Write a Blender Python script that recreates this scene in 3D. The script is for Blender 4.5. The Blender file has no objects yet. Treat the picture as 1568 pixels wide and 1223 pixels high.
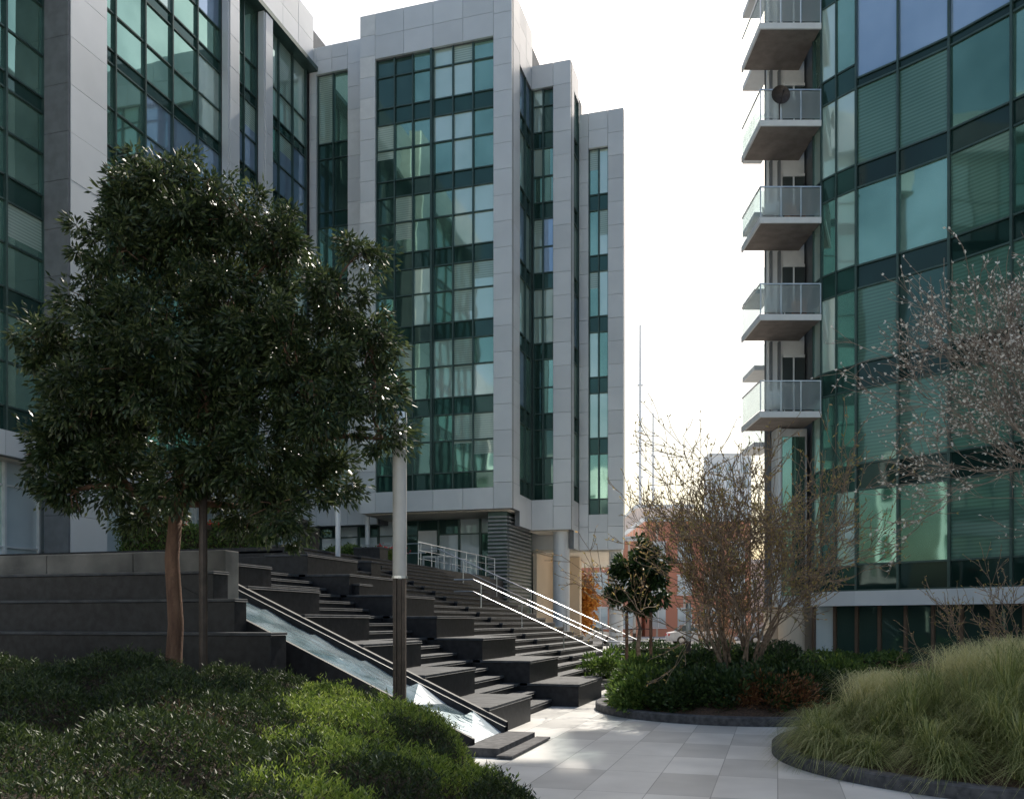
import bpy, math, random
import numpy as np
from mathutils import Vector
random.seed(4); rg=np.random.default_rng(7)
PHI=math.radians(16.74)
CP,SP=math.cos(PHI),math.sin(PHI)
scene=bpy.context.scene
col=scene.collection

# ---------------------------------------------------------------- materials
def newmat(name):
    m=bpy.data.materials.new(name); m.use_nodes=True
    nt=m.node_tree; b=nt.nodes['Principled BSDF']; return m,nt,b
def noisecol(nt,b,c1,c2,scale=3,detail=6,lo=.35,hi=.65,coord='Object',stretch=None):
    tc=nt.nodes.new('ShaderNodeTexCoord'); n=nt.nodes.new('ShaderNodeTexNoise')
    n.inputs['Scale'].default_value=scale; n.inputs['Detail'].default_value=detail
    if stretch:
        mp=nt.nodes.new('ShaderNodeMapping'); mp.inputs['Scale'].default_value=stretch
        nt.links.new(tc.outputs[coord],mp.inputs[0]); nt.links.new(mp.outputs[0],n.inputs['Vector'])
    else: nt.links.new(tc.outputs[coord],n.inputs['Vector'])
    r=nt.nodes.new('ShaderNodeValToRGB'); r.color_ramp.elements[0].position=lo; r.color_ramp.elements[1].position=hi
    r.color_ramp.elements[0].color=(*c1,1); r.color_ramp.elements[1].color=(*c2,1)
    nt.links.new(n.outputs['Fac'],r.inputs[0]); nt.links.new(r.outputs[0],b.inputs['Base Color'])
    return n,r
def simple(name,c1,c2=None,rough=.6,metal=0,scale=3,bump=0,stretch=None,bscale=40,spec=.5):
    m,nt,b=newmat(name)
    if c2 is None: c2=tuple(min(1,x*1.25) for x in c1)
    noisecol(nt,b,c1,c2,scale,stretch=stretch)
    b.inputs['Roughness'].default_value=rough; b.inputs['Metallic'].default_value=metal; b.inputs['Specular IOR Level'].default_value=spec
    if bump:
        n=nt.nodes.new('ShaderNodeTexNoise'); n.inputs['Scale'].default_value=bscale; n.inputs['Detail'].default_value=5
        tc=nt.nodes.new('ShaderNodeTexCoord'); nt.links.new(tc.outputs['Object'],n.inputs['Vector'])
        bp=nt.nodes.new('ShaderNodeBump'); bp.inputs['Strength'].default_value=bump; bp.inputs['Distance'].default_value=.02
        nt.links.new(n.outputs['Fac'],bp.inputs['Height']); nt.links.new(bp.outputs[0],b.inputs['Normal'])
    return m
def glass(name,c,metal=.5,rough=.03,blind=0,c2=None,wav=.15):
    m,nt,b=newmat(name)
    c2=c2 or tuple(x*.6 for x in c)
    n,r=noisecol(nt,b,c2,c,.35,3,.3,.7)
    b.inputs['Metallic'].default_value=metal; b.inputs['Roughness'].default_value=rough
    b.inputs['IOR'].default_value=1.6
    tc=nt.nodes.new('ShaderNodeTexCoord')
    if blind:
        s=nt.nodes.new('ShaderNodeSeparateXYZ'); nt.links.new(tc.outputs['Object'],s.inputs[0])
        a=nt.nodes.new('ShaderNodeMath'); a.operation='MULTIPLY'; a.inputs[1].default_value=blind
        nt.links.new(s.outputs['Z'],a.inputs[0])
        q=nt.nodes.new('ShaderNodeMath'); q.operation='SINE'; nt.links.new(a.outputs[0],q.inputs[0])
        q2=nt.nodes.new('ShaderNodeMath'); q2.operation='MULTIPLY_ADD'; q2.inputs[1].default_value=.16; q2.inputs[2].default_value=.84
        nt.links.new(q.outputs[0],q2.inputs[0])
        mx=nt.nodes.new('ShaderNodeMix'); mx.data_type='RGBA'; mx.blend_type='MULTIPLY'; mx.inputs[0].default_value=1
        nt.links.new(r.outputs[0],mx.inputs[6]); nt.links.new(q2.outputs[0],mx.inputs[7])
        nt.links.new(mx.outputs[2],b.inputs['Base Color'])
    n2=nt.nodes.new('ShaderNodeTexNoise'); n2.inputs['Scale'].default_value=.8; n2.inputs['Detail'].default_value=1
    nt.links.new(tc.outputs['Object'],n2.inputs['Vector'])
    bp=nt.nodes.new('ShaderNodeBump'); bp.inputs['Strength'].default_value=wav; bp.inputs['Distance'].default_value=.03
    nt.links.new(n2.outputs['Fac'],bp.inputs['Height']); nt.links.new(bp.outputs[0],b.inputs['Normal'])
    return m
def leafmat(name,c1,c2,c3,trans=.35,rough=.5):
    m,nt,b=newmat(name)
    g=nt.nodes.new('ShaderNodeNewGeometry'); r=nt.nodes.new('ShaderNodeValToRGB')
    e=r.color_ramp.elements; e[0].color=(*c1,1); e[1].color=(*c3,1); e[1].position=1
    k=e.new(.6); k.color=(*c2,1)
    nt.links.new(g.outputs['Random Per Island'],r.inputs[0]); nt.links.new(r.outputs[0],b.inputs['Base Color'])
    b.inputs['Roughness'].default_value=rough
    t=nt.nodes.new('ShaderNodeBsdfTranslucent'); nt.links.new(r.outputs[0],t.inputs[0])
    mx=nt.nodes.new('ShaderNodeMixShader'); mx.inputs[0].default_value=trans
    nt.links.new(b.outputs[0],mx.inputs[1]); nt.links.new(t.outputs[0],mx.inputs[2])
    nt.links.new(mx.outputs[0],nt.nodes['Material Output'].inputs[0])
    return m

G_T=glass('glass_teal',(.38,.61,.50),.75,c2=(.19,.35,.29))
G_D=glass('glass_dark',(.10,.18,.155),.6,c2=(.05,.11,.095))
G_L=glass('glass_light',(.76,.90,.82),.5,c2=(.52,.70,.61))
G_B=glass('glass_blinds',(.56,.70,.61),.2,blind=60,c2=(.38,.53,.45))
G_S=glass('glass_spandrel',(.055,.13,.11),.5)
G_BL=glass('glass_painted_sky',(.48,.62,.78),.5,c2=(.30,.43,.58))  # blue sky reflection painted into the base colour
G_LOB=glass('glass_lobby',(.78,.86,.88),.15,c2=(.58,.68,.72))
R_T=glass('glass_green_curved',(.19,.35,.285),.75,c2=(.085,.19,.155))
R_B=glass('glass_green_blinds',(.19,.34,.27),.35,blind=55,c2=(.11,.23,.18))
R_S=glass('glass_green_spandrel',(.02,.055,.047),.4)
MULL=simple('mullion_metal',(.06,.10,.09),rough=.4,metal=.4)
MULLW=simple('frame_white',(.65,.67,.67),(.75,.77,.77),rough=.5)
P1=simple('clad_panel_a',(.68,.70,.715),(.73,.75,.765),rough=.36,metal=.1,scale=.8)
P2=simple('clad_panel_b',(.71,.73,.745),(.76,.78,.795),rough=.36,metal=.1,scale=.8)
P3=simple('clad_panel_c',(.65,.67,.685),(.70,.72,.735),rough=.40,metal=.1,scale=.8)
PD=simple('clad_joint',(.16,.17,.18),rough=.7)
LOUV=simple('louvre_grey',(.26,.27,.28),rough=.5,metal=.3)
SOFF=simple('soffit',(.72,.66,.56),(.78,.72,.62),rough=.7)
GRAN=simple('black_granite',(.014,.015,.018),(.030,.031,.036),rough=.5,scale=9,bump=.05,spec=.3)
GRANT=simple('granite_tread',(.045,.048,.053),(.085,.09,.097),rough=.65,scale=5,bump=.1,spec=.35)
CONC=simple('concrete',(.10,.10,.095),(.22,.215,.20),rough=.85,scale=1.6,bump=.2,spec=.3)
STEEL=simple('stainless_steel',(.60,.61,.62),rough=.28,metal=.95)
DARKM=simple('dark_bronze',(.045,.034,.028),(.08,.06,.05),rough=.5,metal=.3,scale=10)
WHITE=simple('white_paint',(.78,.79,.79),(.84,.85,.85),rough=.5)
KERB=simple('kerb_granite',(.05,.05,.055),(.11,.11,.115),rough=.7,scale=12,bump=.1,spec=.3)
MULCH=simple('mulch',(.04,.022,.014),(.12,.07,.04),rough=.95,scale=25,bump=.8)
SOILG=simple('bed_mulch',(.018,.014,.008),(.055,.035,.02),rough=.95,scale=22,bump=.8)
BARK=simple('bark',(.10,.052,.034),(.22,.125,.08),rough=.9,scale=12,bump=.8,stretch=(1,1,.2))
BARKG=simple('bark_grey',(.17,.11,.075),(.36,.26,.18),rough=.9,scale=14,bump=.3)
ASPH=simple('asphalt',(.045,.045,.047),(.065,.065,.067),rough=.9,scale=4)
GROUND=simple('ground_concrete',(.36,.36,.35),(.44,.435,.42),rough=.9,scale=.3)
CREAM=simple('cream_render',(.66,.54,.40),(.76,.62,.48),rough=.85,scale=.5)
BROWNF=simple('brown_frame',(.12,.075,.05),rough=.5)

# ---------------------------------------------------------------- mesh builder
class MB:
    def __init__(s): s.v=[];s.f=[];s.m=[];s.mats=[]
    def mi(s,mat):
        if mat not in s.mats: s.mats.append(mat)
        return s.mats.index(mat)
    def face(s,pts,mat):
        i=len(s.v); s.v+= [tuple(p) for p in pts]; s.f.append(tuple(range(i,i+len(pts)))); s.m.append(s.mi(mat))
    def obox(s,O,D,N,s0,s1,n0,n1,z0,z1,mat):
        i=len(s.v)
        for z in (z0,z1):
            for a,b in ((s0,n0),(s1,n0),(s1,n1),(s0,n1)):
                s.v.append((O[0]+a*D[0]+b*N[0],O[1]+a*D[1]+b*N[1],z))
        for q in ((0,1,2,3),(4,5,6,7),(0,1,5,4),(1,2,6,5),(2,3,7,6),(3,0,4,7)):
            s.f.append(tuple(i+k for k in q)); s.m.append(s.mi(mat))
    def box(s,x0,x1,y0,y1,z0,z1,mat): s.obox((0,0),(1,0),(0,1),x0,x1,y0,y1,z0,z1,mat)
    def prism(s,poly,z0,z1,mat,top=None):
        n=len(poly); i=len(s.v)
        s.v+=[(p[0],p[1],z0) for p in poly]+[(p[0],p[1],z1) for p in poly]
        for k in range(n):
            s.f.append((i+k,i+(k+1)%n,i+n+(k+1)%n,i+n+k)); s.m.append(s.mi(mat))
        s.f.append(tuple(i+k for k in range(n))); s.m.append(s.mi(top or mat))
        s.f.append(tuple(i+n+k for k in range(n))); s.m.append(s.mi(top or mat))
    def tube(s,pts,rad,mat,sides=6,cap=True):
        pts=[Vector(p) for p in pts]; n=len(pts); i=len(s.v); prev=None
        for k in range(n):
            t=(pts[min(k+1,n-1)]-pts[max(k-1,0)]);
            if t.length<1e-7: t=Vector((0,0,1))
            t.normalize()
            a=prev if prev is not None else (Vector((1,0,0)) if abs(t.x)<.8 else Vector((0,1,0)))
            u=(a-t*a.dot(t)).normalized(); prev=u; w=t.cross(u)
            r=rad[k] if hasattr(rad,'__len__') else rad
            for j in range(sides):
                an=2*math.pi*j/sides
                p=pts[k]+(u*math.cos(an)+w*math.sin(an))*r
                s.v.append(tuple(p))
        mi=s.mi(mat)
        for k in range(n-1):
            for j in range(sides):
                j2=(j+1)%sides
                s.f.append((i+k*sides+j,i+k*sides+j2,i+(k+1)*sides+j2,i+(k+1)*sides+j)); s.m.append(mi)
        if cap:
            s.f.append(tuple(i+j for j in range(sides))); s.m.append(mi)
            s.f.append(tuple(i+(n-1)*sides+j for j in range(sides))); s.m.append(mi)
    def build(s,name,parent=None,loc=(0,0,0),rotz=0,smooth=False,bevel=0):
        me=bpy.data.meshes.new(name); me.from_pydata(s.v,[],s.f)
        for m in s.mats: me.materials.append(m)
        me.polygons.foreach_set('material_index',s.m)
        if smooth: me.polygons.foreach_set('use_smooth',[True]*len(s.f))
        me.update()
        ob=bpy.data.objects.new(name,me); col.objects.link(ob); ob.location=loc; ob.rotation_euler=(0,0,rotz)
        if parent: ob.parent=parent
        if bevel:
            bv=ob.modifiers.new('bevel','BEVEL'); bv.width=bevel; bv.segments=2; bv.limit_method='ANGLE'
        return ob
def empty(name,loc=(0,0,0),rotz=0):
    e=bpy.data.objects.new(name,None); col.objects.link(e); e.location=loc; e.rotation_euler=(0,0,rotz); return e
def L2W(x,y): return (x*CP+y*SP,-x*SP+y*CP)

def npmesh(name,V,nper,mat,parent=None,smooth=False,quads=None):
    N=V.shape[0]; me=bpy.data.meshes.new(name)
    q=np.array(quads or [[0,1,2,3]])
    F=(np.arange(N)[:,None,None]*nper+q[None]).reshape(-1,4)
    me.vertices.add(N*nper); me.vertices.foreach_set('co',V.reshape(-1).astype(np.float32))
    me.loops.add(F.size); me.loops.foreach_set('vertex_index',F.reshape(-1).astype(np.int32))
    me.polygons.add(len(F)); me.polygons.foreach_set('loop_start',(np.arange(len(F))*4).astype(np.int32))
    me.polygons.foreach_set('loop_total',np.full(len(F),4,np.int32))
    me.materials.append(mat); me.update(calc_edges=True); me.validate()
    ob=bpy.data.objects.new(name,me); col.objects.link(ob)
    if parent: ob.parent=parent
    return ob
def norm(a): return a/(np.linalg.norm(a,axis=-1,keepdims=True)+1e-9)
def leaves(name,C,D,L,W,mat,parent=None,droop=0):
    N=len(C); D=norm(D+np.array([0,0,-droop])); S=norm(np.cross(D,rg.normal(size=(N,3))))
    L=np.asarray(L).reshape(-1,1)*np.ones((N,1)); W=np.asarray(W).reshape(-1,1)*np.ones((N,1))
    V=np.stack([C,C+D*L*.45+S*W*.5,C+D*L,C+D*L*.45-S*W*.5],1)
    return npmesh(name,V,4,mat,parent)
def blades(name,C,az,H,R,W,mat,parent=None,seg=4):
    N=len(C); out=np.stack([np.cos(az),np.sin(az),0*az],1); sd=np.stack([-np.sin(az),np.cos(az),0*az],1)
    rows=[]
    for k in range(seg+1):
        t=k/seg
        p=C+out*(R*t**1.4)[:,None]; p[:,2]+=H*(1.9*t-1.0*t*t)/.9*1.0
        p[:,2]-= R*.5*t**3
        w=(W*(1-t*.92))[:,None]
        rows+= [p-sd*w*.5,p+sd*w*.5]
    V=np.stack(rows,1)
    q=[[2*k,2*k+1,2*k+3,2*k+2] for k in range(seg)]
    return npmesh(name,V,2*(seg+1),mat,parent,quads=q)

# ---------------------------------------------------------------- facade helpers
def facade(mb,O,D,N,ms,zs,gl,sp,wts=None,sph=.8,rec=.12,mw=.07,md=.12,transom=None,mm=None,tilt=.008,blind=None,bp=.25):
    mm=mm or MULL
    for zi in range(len(zs)-1):
        z0,z1=zs[zi],zs[zi+1]
        rows=[(z0,z0+sph,True)]
        if transom: rows+=[(z0+sph,z0+sph+transom,False),(z0+sph+transom,z1,False)]
        else: rows+=[(z0+sph,z1,False)]
        prevm=None
        for i in range(len(ms)-1):
            if prevm is None or random.random()<.55: prevm=random.choices(gl,wts)[0]
            bz=None
            if blind and random.random()<bp: bz=z1-random.uniform(.15,.85)*(z1-z0-sph)
            for (a,b,issp) in rows:
                mat=sp if issp else prevm
                if (not issp) and random.random()<.12: mat=random.choices(gl,wts)[0]
                t=[-rec+random.uniform(-tilt,tilt) for _ in range(3)]; t.append(t[0]+t[2]-t[1])
                def q(za,zb,mt):
                    fa=(za-a)/(b-a); fb=(zb-a)/(b-a)
                    n0=t[0]+(t[3]-t[0])*fa; n1=t[1]+(t[2]-t[1])*fa; n3=t[0]+(t[3]-t[0])*fb; n2=t[1]+(t[2]-t[1])*fb
                    mb.face([(O[0]+s_*D[0]+n_*N[0],O[1]+s_*D[1]+n_*N[1],z_) for (s_,z_,n_) in ((ms[i],za,n0),(ms[i+1],za,n1),(ms[i+1],zb,n2),(ms[i],zb,n3))],mt)
                if bz is not None and not issp:
                    if bz<=a: q(a,b,blind)
                    elif bz<b: q(a,bz,mat); q(bz,b,blind)
                    else: q(a,b,mat)
                else: q(a,b,mat)
        for (a,b,issp) in rows:
            mb.obox(O,D,N,ms[0],ms[-1],-rec-.03,-rec+md*.6,a-.03,a+.03,mm)
    for s_ in ms:
        mb.obox(O,D,N,s_-mw/2,s_+mw/2,-rec-.03,-rec+md,zs[0],zs[-1],mm)
def clad(mb,O,D,N,s0,s1,z0,z1,pw=1.2,ph=.9,th=.12,back=.25,mats=None):
    g=.008; mats=mats or (P1,P2,P2,P3)
    mb.obox(O,D,N,s0+g,s1-g,-back,-.02,z0+g,z1-g,PD)
    nx=max(1,round((s1-s0)/pw)); nz=max(1,round((z1-z0)/ph))
    for i in range(nx):
        for j in range(nz):
            a=s0+(s1-s0)*i/nx; b=s0+(s1-s0)*(i+1)/nx; c=z0+(z1-z0)*j/nz; d=z0+(z1-z0)*(j+1)/nz
            mb.obox(O,D,N,a+g,b-g,-.015,th+random.uniform(-.003,.003),c+g,d-g,random.choice(mats))
def lin(a,b,n): return [a+(b-a)*i/n for i in range(n+1)]
FX,FN=(1,0),(0,-1)
SX,SN=(0,1),(1,0)
ZF=[7.9+3.55*i for i in range(6)]+[28.8]
ZFb=[7.7+3.5*i for i in range(6)]+[28.1]

# ---------------------------------------------------------------- central office building
eb=empty('glass_office_building',rotz=-PHI)
mb=MB()
clad(mb,(0,39),FX,FN,-19.4,-18.6,6.9,31,.8,1.0,mats=(WHITE,P2)); clad(mb,(0,39),FX,FN,-12.6,-11.7,6.9,31,.9,1.18)
clad(mb,(0,39),FX,FN,-18.6,-12.6,28.8,31,1.5,1.1); clad(mb,(0,39),FX,FN,-18.6,-12.6,6.9,7.9,1.5,1.0)
facade(mb,(0,39),FX,FN,[-18.6,-17.65,-16.7,-15.75],ZF,[G_T,G_L,G_D],G_S,[6,2,1.5],transom=1.5,blind=G_B,bp=.25)
facade(mb,(0,39),FX,FN,[-15.65,-14.65,-13.65,-12.6],ZF[:4],[G_T,G_L,G_D],G_S,[4,3,2],transom=1.5,blind=G_B,bp=.35)
facade(mb,(0,39),FX,FN,[-15.65,-14.65,-13.65,-12.6],ZF[3:],[G_T,G_L],G_S,[2,5],transom=1.5,blind=G_B,bp=.3)  # more pale panes here, painting bright reflections by pane colour
mb.box(-15.75,-15.65,38.86,39.05,7.9,28.8,MULL)
clad(mb,(-11.7,0),SX,SN,39.13,40.2,6.9,31,1.1,1.18,th=.0); clad(mb,(-11.7,0),SX,SN,40.2,42.4,28.1,31,1.1,1.0,th=.0); clad(mb,(-11.7,0),SX,SN,40.2,42.28,6.2,7.7,1.1,1.5,th=.0)
facade(mb,(-11.7,0),SX,SN,[40.2,41.3,42.28],ZFb,[G_BL,G_L,G_T],G_S,[4,3,3])
clad(mb,(0,42.4),FX,FN,-10.6,-9.7,6.2,29.25,.9,1.18); clad(mb,(0,42.4),FX,FN,-11.7,-10.6,28.1,29.25,1.1,1.1); clad(mb,(0,42.4),FX,FN,-11.7,-10.6,6.2,7.7,1.1,1.5)
facade(mb,(0,42.4),FX,FN,[-11.65,-11.15,-10.6],ZFb,[G_T,G_D,G_L,G_BL],G_S,[3,2,2,1],transom=1.3,blind=G_B)
clad(mb,(-9.7,0),SX,SN,42.52,43.0,6.2,29.25,.5,1.2,th=0)
facade(mb,(-9.7,0),SX,SN,[43.0,44.1],ZFb,[G_BL,G_L],G_S); clad(mb,(-9.7,0),SX,SN,43.0,44.1,28.1,29.25,1.1,1.1,th=0); clad(mb,(-9.7,0),SX,SN,43.0,44.1,5.3,7.7,1.1,1.1,th=0)
ZC=[7.1+3.1*i for i in range(7)]
clad(mb,(0,44.2),FX,FN,-9.68,-9.2,5.3,27.5,.5,1.15); clad(mb,(0,44.2),FX,FN,-8.2,-7.4,5.3,27.5,.8,1.15)
clad(mb,(0,44.2),FX,FN,-9.2,-8.2,25.7,27.5,1,.9); clad(mb,(0,44.2),FX,FN,-9.2,-8.2,5.3,7.1,1,.9)
facade(mb,(0,44.2),FX,FN,[-9.2,-8.7,-8.2],ZC,[G_L,G_B,G_T,G_BL],G_S,[3,3,2,1],blind=G_B)
mb.box(-19.3,-11.95,39.26,48,7.0,30.9,PD); mb.box(-19.3,-11.95,39.26,48,6.85,6.99,SOFF)
mb.box(-11.9,-9.96,42.66,46,6.3,29.1,PD); mb.box(-11.9,-9.96,42.66,46,6.16,6.29,SOFF)
poly=[(-19.2,44.5),(-7.45,44.47),(-9.9,58),(-19.2,58)]
mb.prism(poly,5.4,27.3,P3); mb.prism([(-19.1,44.6),(-7.6,44.6),(-10,57.9),(-19.1,57.9)],5.25,5.39,SOFF)
clad(mb,(0,41),FX,FN,-23.3,-22.9,6.6,31.4,.5,1.2); clad(mb,(0,41),FX,FN,-21.1,-19.45,6.6,31.4,.8,1.2,mats=(WHITE,P2))  # column panels whitened to paint the reflected light falling on it
clad(mb,(0,41),FX,FN,-22.9,-21.1,30.0,31.4,.9,.7); clad(mb,(0,41),FX,FN,-22.9,-21.1,6.6,7.9,.9,1.3)
facade(mb,(0,41),FX,FN,[-22.9,-22.0,-21.1],[7.9+3.55*i for i in range(6)]+[30.0],[G_L,G_B,G_T,G_D],G_S,[4,3,2,1])
mb.box(-24.5,-19.4,41.27,48,6.65,31.2,PD)
mb.build('upper_storeys',eb)
mb=MB()
facade(mb,(0,42.0),FX,FN,lin(-23.3,-13.2,9),[3.6,6.9],[G_D,G_D,G_LOB],G_S,[4,3,1],sph=.3,transom=2.2,mw=.1)
mb.box(-23.3,-13.2,42.2,44,3.6,6.84,PD)
mb.box(-17.6,-16.6,41.85,41.95,5.2,6.3,WHITE)
mb.box(-13.1,-12.15,39.6,44,2.0,6.84,MULL)
for k in range(24): mb.box(-13.06,-12.13,39.45,39.6,2.4+k*.18,2.48+k*.18,LOUV)
for k in range(24): mb.box(-12.15,-12.05,39.65,43.5,2.4+k*.18,2.48+k*.18,LOUV)
mb.box(-12.1,-10.4,47.5,48,0,5.2,CREAM); mb.box(-12.1,-11.9,44,47.5,0,5.2,CREAM)
for d0 in (-17.3,-16.5):
    mb.box(d0,d0+.07,41.7,41.8,3.6,5.0,WHITE); mb.box(d0+.68,d0+.75,41.7,41.8,3.6,5.0,WHITE); mb.box(d0+.07,d0+.68,41.7,41.8,4.9,5.0,WHITE); mb.box(d0+.07,d0+.68,41.7,41.8,4.2,4.26,WHITE)
mb.build('lobby',eb)
mb=MB()
for (x,y,h,r) in ((-10.4,43.2,6.2,.42),(-7.95,45.0,5.3,.36),(-12.5,46,6.2,.4),(-19.5,39.9,6.9,.12)):
    mb.tube([(x,y,0),(x,y,.12),(x,y,.121),(x,y,h)],[r*1.12,r*1.12,r,r],P2,24)
mb.build('round_columns',eb,smooth=False)

# ---------------------------------------------------------------- left wing
el=empty('glass_office_wing',rotz=-PHI)
mb=MB()
ZL=[7.7]+[11.45+3.55*i for i in range(5)]+[30.4]
O=(-23.3,0)
segs=[(11.5,23.6,8),(25.3,33.3,5),(34.0,36.1,2),(36.7,40.6,3)]
for a,b,n in segs:
    facade(mb,O,SX,SN,lin(a,b,n),ZL[:4],[G_T,G_L,G_D],G_S,[6,3,.5],transom=1.4,tilt=.010,blind=G_B,bp=.15)
    facade(mb,O,SX,SN,lin(a,b,n),ZL[3:],[G_T,G_L,G_BL] if a>25 else [G_T,G_L,G_T],G_S,[3,3,2.5],transom=1.4,tilt=.010,blind=G_B,bp=.1,sph=.5)  # blue panes on the upper floors paint in reflected sky
clad(mb,O,SX,SN,10,40.85,30.4,33.0,1.5,1.3,th=.25)
mb.obox(O,SX,SN,10,40.9,-.3,.5,30.15,30.38,MULL)
clad(mb,(-22.35,0),SX,SN,23.65,25.3,3.6,33.6,1.65,1.55,th=.05,back=.9)
clad(mb,(0,23.6),FX,FN,-23.3,-22.32,3.6,33.6,.98,1.55,th=.05,back=.05,mats=(PD,))  # pier front in the dark joint colour, painting its shaded side
clad(mb,(-22.9,0),SX,SN,33.3,34.0,3.6,30.1,.7,1.4,th=.05,back=.5); clad(mb,(-22.9,0),SX,SN,36.1,36.7,3.6,30.1,.7,1.4,th=.05,back=.5)
mb.box(-23.2,-22.9,33.2,33.29,3.6,30.1,P3); mb.box(-23.2,-22.9,36.0,36.09,3.6,30.1,P3)
clad(mb,O,SX,SN,11,23.5,6.9,7.7,1.5,.8,th=.1); clad(mb,O,SX,SN,25.4,33.1,6.9,7.7,1.5,.8,th=.1); clad(mb,O,SX,SN,34.1,40.7,6.9,7.7,1.5,.8,th=.1)
mb.box(-40,-23.56,10,48,7.0,33,PD); mb.box(-40,-23.56,10,48,6.85,6.99,SOFF)
facade(mb,(-23.9,0),SX,SN,lin(10,40.8,22),[3.6,6.9],[G_LOB,G_LOB,G_L],G_LOB,[3,2,1],sph=.5,transom=2.0,mm=MULLW,mw=.09)
mb.box(-40,-24.3,10,48,3.6,6.84,PD)
mb.build('wing_facade',el)

# ---------------------------------------------------------------- unseen buildings behind the viewpoint, added for glass reflections and bounce light
er=empty('unseen_reflection_buildings',rotz=-PHI)
mb=MB()
for (x0,x1,yy,h) in ((-62,-47,-24,22),(-47,-38,-30,36),(-38,-22,-28,22),(-22,2,-34,11),(2,22,-30,14)):
    nb=max(2,int((x1-x0)/3)); fl=int(h/3.7)
    facade(mb,(0,yy),(1,0),(0,1),lin(x0+.3,x1-.3,nb),[.3+3.7*i for i in range(fl+1)],[G_D,G_T,G_L],G_S,[5,2,1],sph=.2,rec=.3)
    for k in range(nb+1):
        xx=x0+.3+(x1-x0-.6)*k/nb; mb.box(xx-.45,xx+.45,yy-.25,yy+.1,0,h-.3,WHITE)
    for k in range(fl+1): mb.box(x0,x1,yy-.25,yy+.05,.3+3.7*k-.3,.3+3.7*k+.7,P2)
    mb.box(x0,x1,yy-14,yy-.35,0,h,P2)
mb.build('facade',er)

# ---------------------------------------------------------------- right curved building
ec=empty('curved_glass_apartment_building')
mb=MB()
pts=[(10.52,30.7),(10.58,30.1),(10.9,29.6),(11.34,29.0),(12.3,28.05),(13.36,26.9),(14.42,25.4),(15.3,23.9),(16.0,22.3),(16.5,20.6),(16.8,18.9),(16.95,17.1),(17.0,15.2)]
ZR=[2.7+3.3*i for i in range(11)]
for i in range(len(pts)-1):
    p,q=pts[i],pts[i+1]; dx,dy=q[0]-p[0],q[1]-p[1]; Ln=math.hypot(dx,dy); D=(dx/Ln,dy/Ln); N=(D[1],-D[0])
    if i<3: facade(mb,p,D,N,[0,Ln],ZR,[G_L,G_T],G_S,[4,2],rec=0,mw=.05,md=.06)
    else:
        facade(mb,p,D,N,[0,Ln],ZR[:4],[R_T,R_B,G_D],R_S,[4,4,2],rec=0,sph=.85,mw=.07,md=.1,blind=R_B,bp=.3)
        facade(mb,p,D,N,[0,Ln],ZR[3:6],[R_T,R_B,G_T],R_S,[3,3,2],rec=0,sph=.75,mw=.07,md=.1,blind=R_B,bp=.3)
        facade(mb,p,D,N,[0,Ln],ZR[5:],[G_BL] if i<6 else [G_L,G_T,G_T],R_S,None,rec=0,sph=.30,mw=.06,md=.1,blind=R_B,bp=.06)  # upper panes tinted blue as a painted sky reflection
    mb.obox(p,D,N,-.02,Ln+.02,-.3,.12,2.2,2.68,P3)
    mb.obox(p,D,N,-.02,Ln+.02,-.3,.2,35.7,36.5,P1)
inner=[(p[0]+.28,p[1]+.28) for p in pts]
mb.prism(inner+[(40,15.2),(40,46),(13.7,46),(9.3,32.5),(10.8,32.5)],2.25,36,PD)
mb.prism([(10.9,31.6),(12.5,29.8),(14.3,28),(16,25.6),(17.6,22.5),(18.2,18),(40,18),(40,45),(13.9,45)],0,2.24,BROWNF)
g=[(10.75,31.3),(12.35,29.55),(14.15,27.7),(15.8,25.4),(17.4,22.3)]
for i in range(4):
    p,q=g[i],g[i+1]; dx,dy=q[0]-p[0],q[1]-p[1]; Ln=math.hypot(dx,dy); D=(dx/Ln,dy/Ln); N=(D[1],-D[0])
    facade(mb,p,D,N,lin(0,Ln,3),[.1,2.2],[G_D,G_LOB,G_D],G_D,None,sph=.2,rec=0,mm=BROWNF,mw=.1)
mb.build('curved_facade',ec)
mb=MB()
DARKW=glass('balcony_window',(.10,.12,.12),.2)
mb.box(9.35,10.7,32.3,32.45,8.9,35,WHITE)
mb.box(9.5,10.6,31.7,32.3,2.2,8.6,P2); mb.box(9.7,10.5,31.62,31.68,2.6,8.3,G_T); mb.box(9.52,9.62,31.55,31.69,2.2,8.6,WHITE)
mb.tube([(9.95,31.4,0),(9.95,31.4,2.2)],.45,CREAM,20); mb.box(9.3,11.0,31.9,32.6,0,2.2,CREAM)
bgm,nt,b=newmat('balcony_glass')
b.inputs['Base Color'].default_value=(.9,.96,.97,1); b.inputs['Roughness'].default_value=.08
tr=nt.nodes.new('ShaderNodeBsdfTransparent'); mx=nt.nodes.new('ShaderNodeMixShader'); mx.inputs[0].default_value=.72
tl=nt.nodes.new('ShaderNodeBsdfTranslucent'); tl.inputs[0].default_value=(.9,.96,.97,1); m2=nt.nodes.new('ShaderNodeMixShader'); m2.inputs[0].default_value=.65
tr.inputs[0].default_value=(.95,1,1,1)
nt.links.new(b.outputs[0],m2.inputs[1]); nt.links.new(tl.outputs[0],m2.inputs[2])
nt.links.new(m2.outputs[0],mx.inputs[1]); nt.links.new(tr.outputs[0],mx.inputs[2]); nt.links.new(mx.outputs[0],nt.nodes['Material Output'].inputs[0])
UND=simple('balcony_soffit',(.24,.20,.18),(.32,.27,.24),rough=.8)
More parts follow.
